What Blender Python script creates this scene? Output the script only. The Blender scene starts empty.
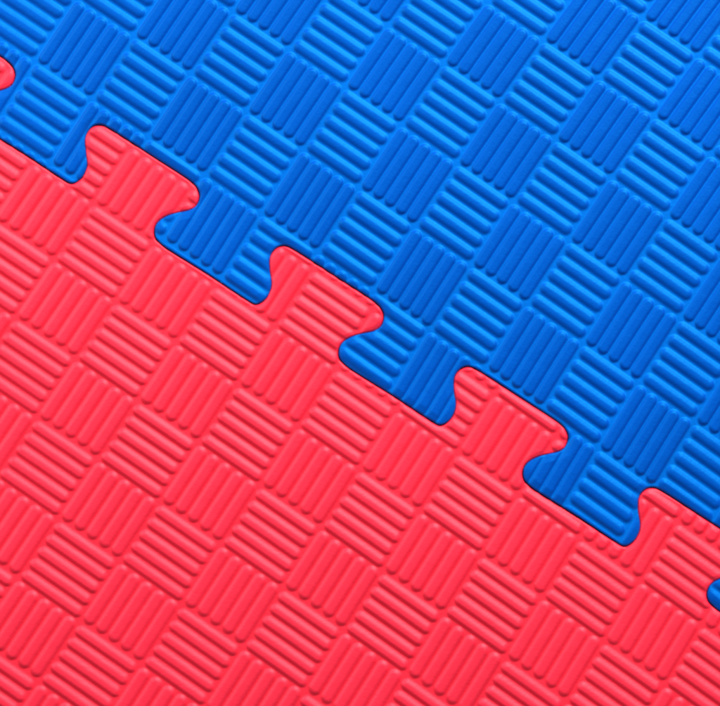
import bpy, math
import numpy as np
from mathutils import Vector

# ------------------------------------------------------------------ units
S = 0.00027                                    # metres covered by one photograph pixel
def W(px, py): return ((px - 360.0) * S, (353.0 - py) * S)

sc = bpy.context.scene
col = sc.collection

# ------------------------------------------------------------------ camera
cam_d = bpy.data.cameras.new('camera')
cam = bpy.data.objects.new('camera', cam_d); col.objects.link(cam)
CAM_Z = 0.75
cam.location = (0, 0, CAM_Z)
cam_d.sensor_width = 36
cam_d.lens = 36 * CAM_Z / (720 * S)
cam_d.clip_start = 0.02; cam_d.clip_end = 50
sc.camera = cam

# ------------------------------------------------------------------ world, lamps, exposure
sc.view_settings.view_transform = 'Standard'
sc.view_settings.look = 'None'
sc.view_settings.exposure = 0.0
sc.view_settings.gamma = 1.0
w = bpy.data.worlds.new('World'); sc.world = w; w.use_nodes = True
bg = w.node_tree.nodes['Background']
bg.inputs[0].default_value = (0.93, 0.96, 1.0, 1); bg.inputs[1].default_value = 0.31

def area(name, az, el, dist, size, power, colr=(1, 1, 1), at=(0, 0)):
    d = bpy.data.lights.new(name, 'AREA'); d.shape = 'DISK'; d.size = size
    d.energy = power; d.color = colr
    o = bpy.data.objects.new(name, d); col.objects.link(o)
    a, e = math.radians(az), math.radians(el)
    v = Vector((math.cos(a) * math.cos(e), math.sin(a) * math.cos(e), math.sin(e)))
    t = Vector((at[0], at[1], 0))
    o.location = t + v * dist
    o.rotation_euler = v.to_track_quat('Z', 'Y').to_euler()
    return o
area('key_lamp', 60, 33, 0.9, 0.42, 15.2, (1.0, 0.98, 0.95), (0.01, 0.01))
area('side_lamp', 142, 30, 0.5, 0.3, 1.7, (1.0, 0.99, 0.98), (-0.08, -0.03))

# ------------------------------------------------------------------ materials
def foam(name, base, top, spec_tint, rough, spec, sheen, sheen_tint):
    m = bpy.data.materials.new(name); m.use_nodes = True
    nt = m.node_tree; N = nt.nodes; L = nt.links
    p = N['Principled BSDF']
    p.inputs['Roughness'].default_value = rough
    p.inputs['Specular IOR Level'].default_value = spec
    p.inputs['Specular Tint'].default_value = (*spec_tint, 1)
    p.inputs['Sheen Weight'].default_value = sheen
    p.inputs['Sheen Roughness'].default_value = 0.45
    p.inputs['Sheen Tint'].default_value = (*sheen_tint, 1)
    tc = N.new('ShaderNodeTexCoord')
    # faint uneven pigment in the moulded foam
    n1 = N.new('ShaderNodeTexNoise'); n1.inputs['Scale'].default_value = 22; n1.inputs['Detail'].default_value = 5
    L.new(tc.outputs['Object'], n1.inputs['Vector'])
    mx = N.new('ShaderNodeMix'); mx.data_type = 'RGBA'
    # rib_top blends the base colour in the gutters into the top colour on the ribs
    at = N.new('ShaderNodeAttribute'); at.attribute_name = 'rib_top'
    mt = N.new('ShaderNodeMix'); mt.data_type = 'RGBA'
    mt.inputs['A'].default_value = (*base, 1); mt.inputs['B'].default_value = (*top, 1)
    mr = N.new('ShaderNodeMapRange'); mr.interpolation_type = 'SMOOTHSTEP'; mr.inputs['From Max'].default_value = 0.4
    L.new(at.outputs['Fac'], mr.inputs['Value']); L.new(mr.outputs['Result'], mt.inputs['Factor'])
    vl = N.new('ShaderNodeHueSaturation'); vl.inputs['Value'].default_value = 0.8
    L.new(mt.outputs['Result'], vl.inputs['Color'])
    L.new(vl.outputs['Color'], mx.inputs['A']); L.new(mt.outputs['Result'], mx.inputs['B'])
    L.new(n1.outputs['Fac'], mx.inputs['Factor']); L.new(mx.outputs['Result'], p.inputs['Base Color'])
    # pebbly foam skin
    n2 = N.new('ShaderNodeTexNoise'); n2.inputs['Scale'].default_value = 1500; n2.inputs['Detail'].default_value = 3
    L.new(tc.outputs['Object'], n2.inputs['Vector'])
    n3 = N.new('ShaderNodeTexNoise'); n3.inputs['Scale'].default_value = 260; n3.inputs['Detail'].default_value = 2
    L.new(tc.outputs['Object'], n3.inputs['Vector'])
    b1 = N.new('ShaderNodeBump'); b1.inputs['Strength'].default_value = 0.5; b1.inputs['Distance'].default_value = 0.00012
    b2 = N.new('ShaderNodeBump'); b2.inputs['Strength'].default_value = 0.5; b2.inputs['Distance'].default_value = 0.00025
    L.new(n2.outputs['Fac'], b1.inputs['Height']); L.new(n3.outputs['Fac'], b2.inputs['Height'])
    L.new(b1.outputs['Normal'], b2.inputs['Normal']); L.new(b2.outputs['Normal'], p.inputs['Normal'])
    return m
RED = foam('red_foam', (0.95, 0.004, 0.031), (0.95, 0.007, 0.040), (1.0, 0.64, 0.74), 0.60, 0.86, 0.0, (1, .5, .5))
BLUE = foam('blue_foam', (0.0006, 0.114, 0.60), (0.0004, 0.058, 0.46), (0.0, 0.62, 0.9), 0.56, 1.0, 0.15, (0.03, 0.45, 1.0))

# ------------------------------------------------------------------ the seam between the mats
P = np.array([184.3, 120.9])                   # one tooth to the next
SEAM = np.array([(256,305),(264.9,299.9),(269.8,291.5),(271.2,283.5),(270.2,275.6),(269.2,267.7),(269.2,259.7),
 (271.8,252.8),(277.8,247.4),(284.7,246.3),(291.6,248.8),(315.4,263.7),(339.2,279.2),(369,298.4),(378.9,306.3),
 (382.9,313.3),(383.3,319.2),(379.9,327.2),(372.9,331.5),(361,334.1),(349.1,338.1),(341.2,344),(338.2,351),
 (339.2,358.9),(344.5,365),(352.2,370.9),(393,396.4),(430.3,421)], float)
def smooth_loop(pts, n=5):
    """Catmull-Rom through the periodic list of points, over one period"""
    m = len(pts); out = []
    g = lambda i: pts[i % m] + P * (i // m)
    for i in range(m):
        p0, p1, p2, p3 = g(i-1), g(i), g(i+1), g(i+2)
        # centripetal handling of very unequal spacing
        d1 = np.linalg.norm(p2 - p1)
        m1 = (p2 - p0) / (np.linalg.norm(p1-p0) + d1) * d1
        m2 = (p3 - p1) / (np.linalg.norm(p3-p2) + d1) * d1
        for k in range(n):
            t = k / n; t2 = t*t; t3 = t2*t
            out.append((2*t3-3*t2+1)*p1 + (t3-2*t2+t)*m1 + (-2*t3+3*t2)*p2 + (t3-t2)*m2)
    return np.array(out)
ONE = smooth_loop(SEAM)
CURVE = np.concatenate([ONE - P, ONE, ONE + P, (ONE[:1] + 2*P)])
E = P / np.linalg.norm(P); NRM = np.array([E[1], -E[0]])     # NRM: towards the blue side (up and right)
MID = ONE.mean(0)

def seam_sdf(X, Y, shift):
    """signed distance (positive on the blue side) to the seam and its gradient"""
    q = np.stack([X, Y], -1) - np.array(shift)
    t = (q - MID) @ NRM
    D = t.copy(); G = np.broadcast_to(NRM, q.shape).copy()
    D = np.sign(t) * np.maximum(np.abs(t) - 30, 0.0)
    near = np.abs(t) < 50
    qq = q[near]
    k = np.floor(((qq - ONE[0]) @ E) / np.linalg.norm(P))
    qq = qq - k[:, None] * P
    best = np.full(len(qq), 1e9); sg = np.ones(len(qq)); gx = np.zeros((len(qq), 2))
    A = CURVE[:-1]; B = CURVE[1:]
    for a, b in zip(A, B):
        ab = b - a; L2 = ab @ ab
        u = np.clip(((qq - a) @ ab) / L2, 0, 1)
        v = qq - (a + u[:, None] * ab)
        d2 = (v * v).sum(1)
        m = d2 < best
        best[m] = d2[m]; gx[m] = v[m]
        sg[m] = np.sign(ab[1] * v[m, 0] - ab[0] * v[m, 1])
    sg[sg == 0] = 1
    d = np.sqrt(best)
    D[near] = d * sg
    G[near] = gx / np.maximum(d, 1e-6)[:, None] * sg[:, None]
    return D, G

# ------------------------------------------------------------------ moulded rib pattern
class Ribs:
    """five rounded ribs in every cell of the basket weave, turned in every other cell"""
    def __init__(self, C, U, V, par, H, half, power, gap, skew):
        self.C, self.U, self.V = C, np.array(U), np.array(V)
        self.par, self.H, self.half, self.power, self.gap, self.skew = par, H, half, power, gap, skew   # power: (turned ribs, lying ribs)
    def __call__(self, X, Y):
        U, V = self.U, self.V
        # quadratic warp bends the weave slightly, standing in for lens perspective
        x = (X - 360) / 360; y = (Y - 353) / 353
        a, b = (c[0] + c[1] * x + c[2] * y + c[3] * x * x + c[4] * x * y + c[5] * y * y for c in self.C)
        ia = np.floor(a); ib = np.floor(b); fa = a - ia; fb = b - ib
        lu = math.hypot(*U); lv = math.hypot(*V)
        horiz = ((ia + ib).astype(int) % 2) == self.par
        along = np.where(horiz, (fa - .5) * lu, (fb - .5) * lv)
        across = np.where(horiz, fb, fa); pit = np.where(horiz, lv, lu) / 5
        hw = self.half * pit
        c = np.clip(((across * 5) % 1.0 - .5) * pit / hw, -1, 1)
        c = c + np.where(horiz, self.skew, 0.0) * (1 - c * c)        # the crest sits off the middle
        ln = np.where(horiz, lu, lv) / 2 - self.gap - hw
        e = np.maximum(np.abs(along) - ln, 0) / hw
        r = np.clip(np.sqrt(c * c + e * e), 0, 1)
        return 0.5 + 0.5 * np.cos(math.pi * r ** np.where(horiz, self.power[1], self.power[0]))

def make_mat(name, side, mat, shift, gap, lattice, edge_r, label):
    f = 0.75                                   # the mesh grid runs along the ribs of this mat
    u = lattice.U / np.linalg.norm(lattice.U); v = np.array([-u[1], u[0]])
    x = np.concatenate([np.arange(-580, -515.1, 3.0), np.arange(-514.5, 514.6, f), np.arange(517, 580, 3.0)])
    y = np.concatenate([np.arange(-110, 515, f), np.arange(517, 590, 3.0)])
    if side == 1: y = -y[::-1]
    nx, ny = len(x), len(y)
    GX, GY = np.meshgrid(x, y)
    X = 360 + GX * u[0] + GY * v[0]; Y = 353 + GX * u[1] + GY * v[1]
    cell = np.maximum(np.gradient(x)[None, :], np.gradient(y)[:, None])
    D, G = seam_sdf(X.ravel(), Y.ravel(), shift)
    D = D.reshape(ny, nx) * side - gap; G = G.reshape(ny, nx, 2) * side
    # outer straight edges of the mat
    cen = np.array([360., 353.])
    t = (X - cen[0]) * E[0] + (Y - cen[1]) * E[1]
    n = (X - cen[0]) * NRM[0] + (Y - cen[1]) * NRM[1]
    for dd, g in ((560 - t, -E), (560 + t, E), (560 - side * n, -side * NRM)):
        m = dd < D
        D = np.where(m, dd, D); G[m] = g
    snap = np.abs(D) < 0.55 * cell
    X = np.where(snap, X - D * G[..., 0], X); Y = np.where(snap, Y - D * G[..., 1], Y)
    D = np.where(snap, 0.0, D)
    R = lattice(X, Y); Z = R * lattice.H
    # no two ribs are pressed quite alike
    Z *= 1 + 0.05 * np.sin(X / 9.1 + 2 * np.sin(Y / 23.0)) * np.sin(Y / 11.3 + X / 31.0) + 0.07 * np.sin(X / 71.0 - 1.1) * np.sin(Y / 57.0 + .4)
    # the cut edge: ribs die into a small rounded arris
    e = np.clip(1 - D / edge_r, 0, 1)
    rim = np.clip(1 - D / (8.0 if side == 1 else 5.0), 0, 1)
    Z = Z * (1 - 0.7 * rim) - edge_r * 0.85 * (1 - np.sqrt(np.clip(1 - e * e, 0, 1)))
    # slight unevenness of soft foam
    Z += 0.25 * np.sin(X / 61.0 + Y / 83.0) + 0.2 * np.sin(X / 37.0 - Y / 49.0 + 1.3)
    keepv = D >= -1e-6
    i = np.arange(ny - 1)[:, None] * nx + np.arange(nx - 1)[None, :]
    q = np.stack([i + nx, i + nx + 1, i + 1, i], -1).reshape(-1, 4)       # counter-clockwise with y flipped
    kv = keepv.ravel()
    kq = kv[q]; cnt = kq.sum(1)
    quads = q[cnt == 4]
    # cells cut by the edge keep their triangle of inside corners
    tq = q[cnt == 3]; tk = kq[cnt == 3]
    miss = np.argmin(tk, 1); idx = (miss[:, None] + np.array([1, 2, 3])) % 4
    tris = np.take_along_axis(tq, idx, 1)
    # drop triangles made flat by the snapping
    def tri_area(T):
        xs = X.ravel()[T]; ys = Y.ravel()[T]
        return np.abs((xs[:,1]-xs[:,0])*(ys[:,2]-ys[:,0]) - (xs[:,2]-xs[:,0])*(ys[:,1]-ys[:,0]))
    tris = tris[tri_area(tris) > 1e-4]
    co = np.stack([(X.ravel() - 360) * S, (353 - Y.ravel()) * S, Z.ravel() * S], -1)
    # side wall: every edge used by one face only goes straight down
    ed = np.concatenate([np.stack([quads[:, k], quads[:, (k + 1) % 4]], 1) for k in range(4)] +
                        [np.stack([tris[:, k], tris[:, (k + 1) % 3]], 1) for k in range(3)])
    nv = nx * ny
    key = ed.min(1).astype(np.int64) * nv + ed.max(1)
    uq, inv, c = np.unique(key, return_inverse=True, return_counts=True)
    be = ed[c[inv] == 1]
    bv = np.unique(be)
    lut = np.full(nv, -1); lut[bv] = np.arange(len(bv))
    top2 = co[bv]; bot = top2.copy(); bot[:, 2] = -THICK
    a = lut[be[:, 0]]; b = lut[be[:, 1]]
    used = np.zeros(nv, bool); used[quads.ravel()] = True; used[tris.ravel()] = True
    re = np.cumsum(used) - 1; nu = int(used.sum())
    verts = np.concatenate([co[used], top2, bot]).astype(np.float32)
    wall = np.stack([nu + b, nu + a, nu + len(bv) + a, nu + len(bv) + b], 1)
    Q = np.concatenate([re[quads], wall]); T = re[tris]
    me = bpy.data.meshes.new(name)
    me.vertices.add(len(verts)); me.vertices.foreach_set('co', verts.ravel())
    me.loops.add(Q.size + T.size)
    me.loops.foreach_set('vertex_index', np.concatenate([Q.ravel(), T.ravel()]).astype(np.int32))
    me.polygons.add(len(Q) + len(T))
    me.polygons.foreach_set('loop_start', np.concatenate([np.arange(len(Q)) * 4, Q.size + np.arange(len(T)) * 3]).astype(np.int32))
    me.update(calc_edges=True); me.validate()
    me.polygons.foreach_set('use_smooth', np.ones(len(me.polygons), bool))
    me.materials.append(mat)
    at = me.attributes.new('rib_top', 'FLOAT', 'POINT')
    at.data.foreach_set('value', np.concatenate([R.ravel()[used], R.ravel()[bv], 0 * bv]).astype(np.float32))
    o = bpy.data.objects.new(name, me); col.objects.link(o)
    o['label'] = label; o['category'] = 'foam mat'
    return o

THICK = 0.012
red_lat = Ribs(((-0.8305, 4.0995, 2.6032, 0.0411, -0.0891, -0.0464), (-1.3714, -2.9574, 4.2158, -0.0432, 0.0639, -0.1140)),
               (61.1, 42.2), (-39.3, 57.8), 0, 2.4, 0.50, (2.0, 1.6), 0.5, -0.24)
blue_lat = Ribs(((0.3178, 4.4886, 2.6898, -0.0285, 0.1411, -0.1756), (1.7651, -2.6582, 3.7475, -0.0307, 0.0272, -0.0899)),
                (56.1, 38.5), (-42.5, 62.2), 1, 2.6, 0.50, (2.3, 1.45), 0.6, 0.04)
red = make_mat('red_foam_mat', -1, RED, (0, 0), 0.16, red_lat, 2.3,
   'bright red ribbed foam puzzle mat whose teeth lock into the blue mat beside it')
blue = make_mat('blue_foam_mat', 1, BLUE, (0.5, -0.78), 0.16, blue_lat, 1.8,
   'deep blue ribbed foam puzzle mat whose tabs lock into the red mat beside it')
for o in (red, blue): o['group'] = 'interlocking foam mats'

# ------------------------------------------------------------------ the floor below the mats
me = bpy.data.meshes.new('floor')
me.from_pydata([(-1.5, -1.5, -THICK - .0002), (1.5, -1.5, -THICK - .0002), (1.5, 1.5, -THICK - .0002), (-1.5, 1.5, -THICK - .0002)], [], [(0, 1, 2, 3)])
fm = bpy.data.materials.new('dark_floor'); fm.use_nodes = True
fp = fm.node_tree.nodes['Principled BSDF']; fp.inputs['Roughness'].default_value = 0.8
fn = fm.node_tree.nodes.new('ShaderNodeTexNoise'); fn.inputs['Scale'].default_value = 60
fr = fm.node_tree.nodes.new('ShaderNodeValToRGB')
fr.color_ramp.elements[0].color = (.03, .03, .032, 1); fr.color_ramp.elements[1].color = (.05, .05, .05, 1)
fm.node_tree.links.new(fn.outputs['Fac'], fr.inputs['Fac']); fm.node_tree.links.new(fr.outputs['Color'], fp.inputs['Base Color'])
me.materials.append(fm)
fo = bpy.data.objects.new('floor', me); col.objects.link(fo); fo['kind'] = 'structure'

sc.render.engine = 'CYCLES'
sc.cycles.filter_width = 2.4
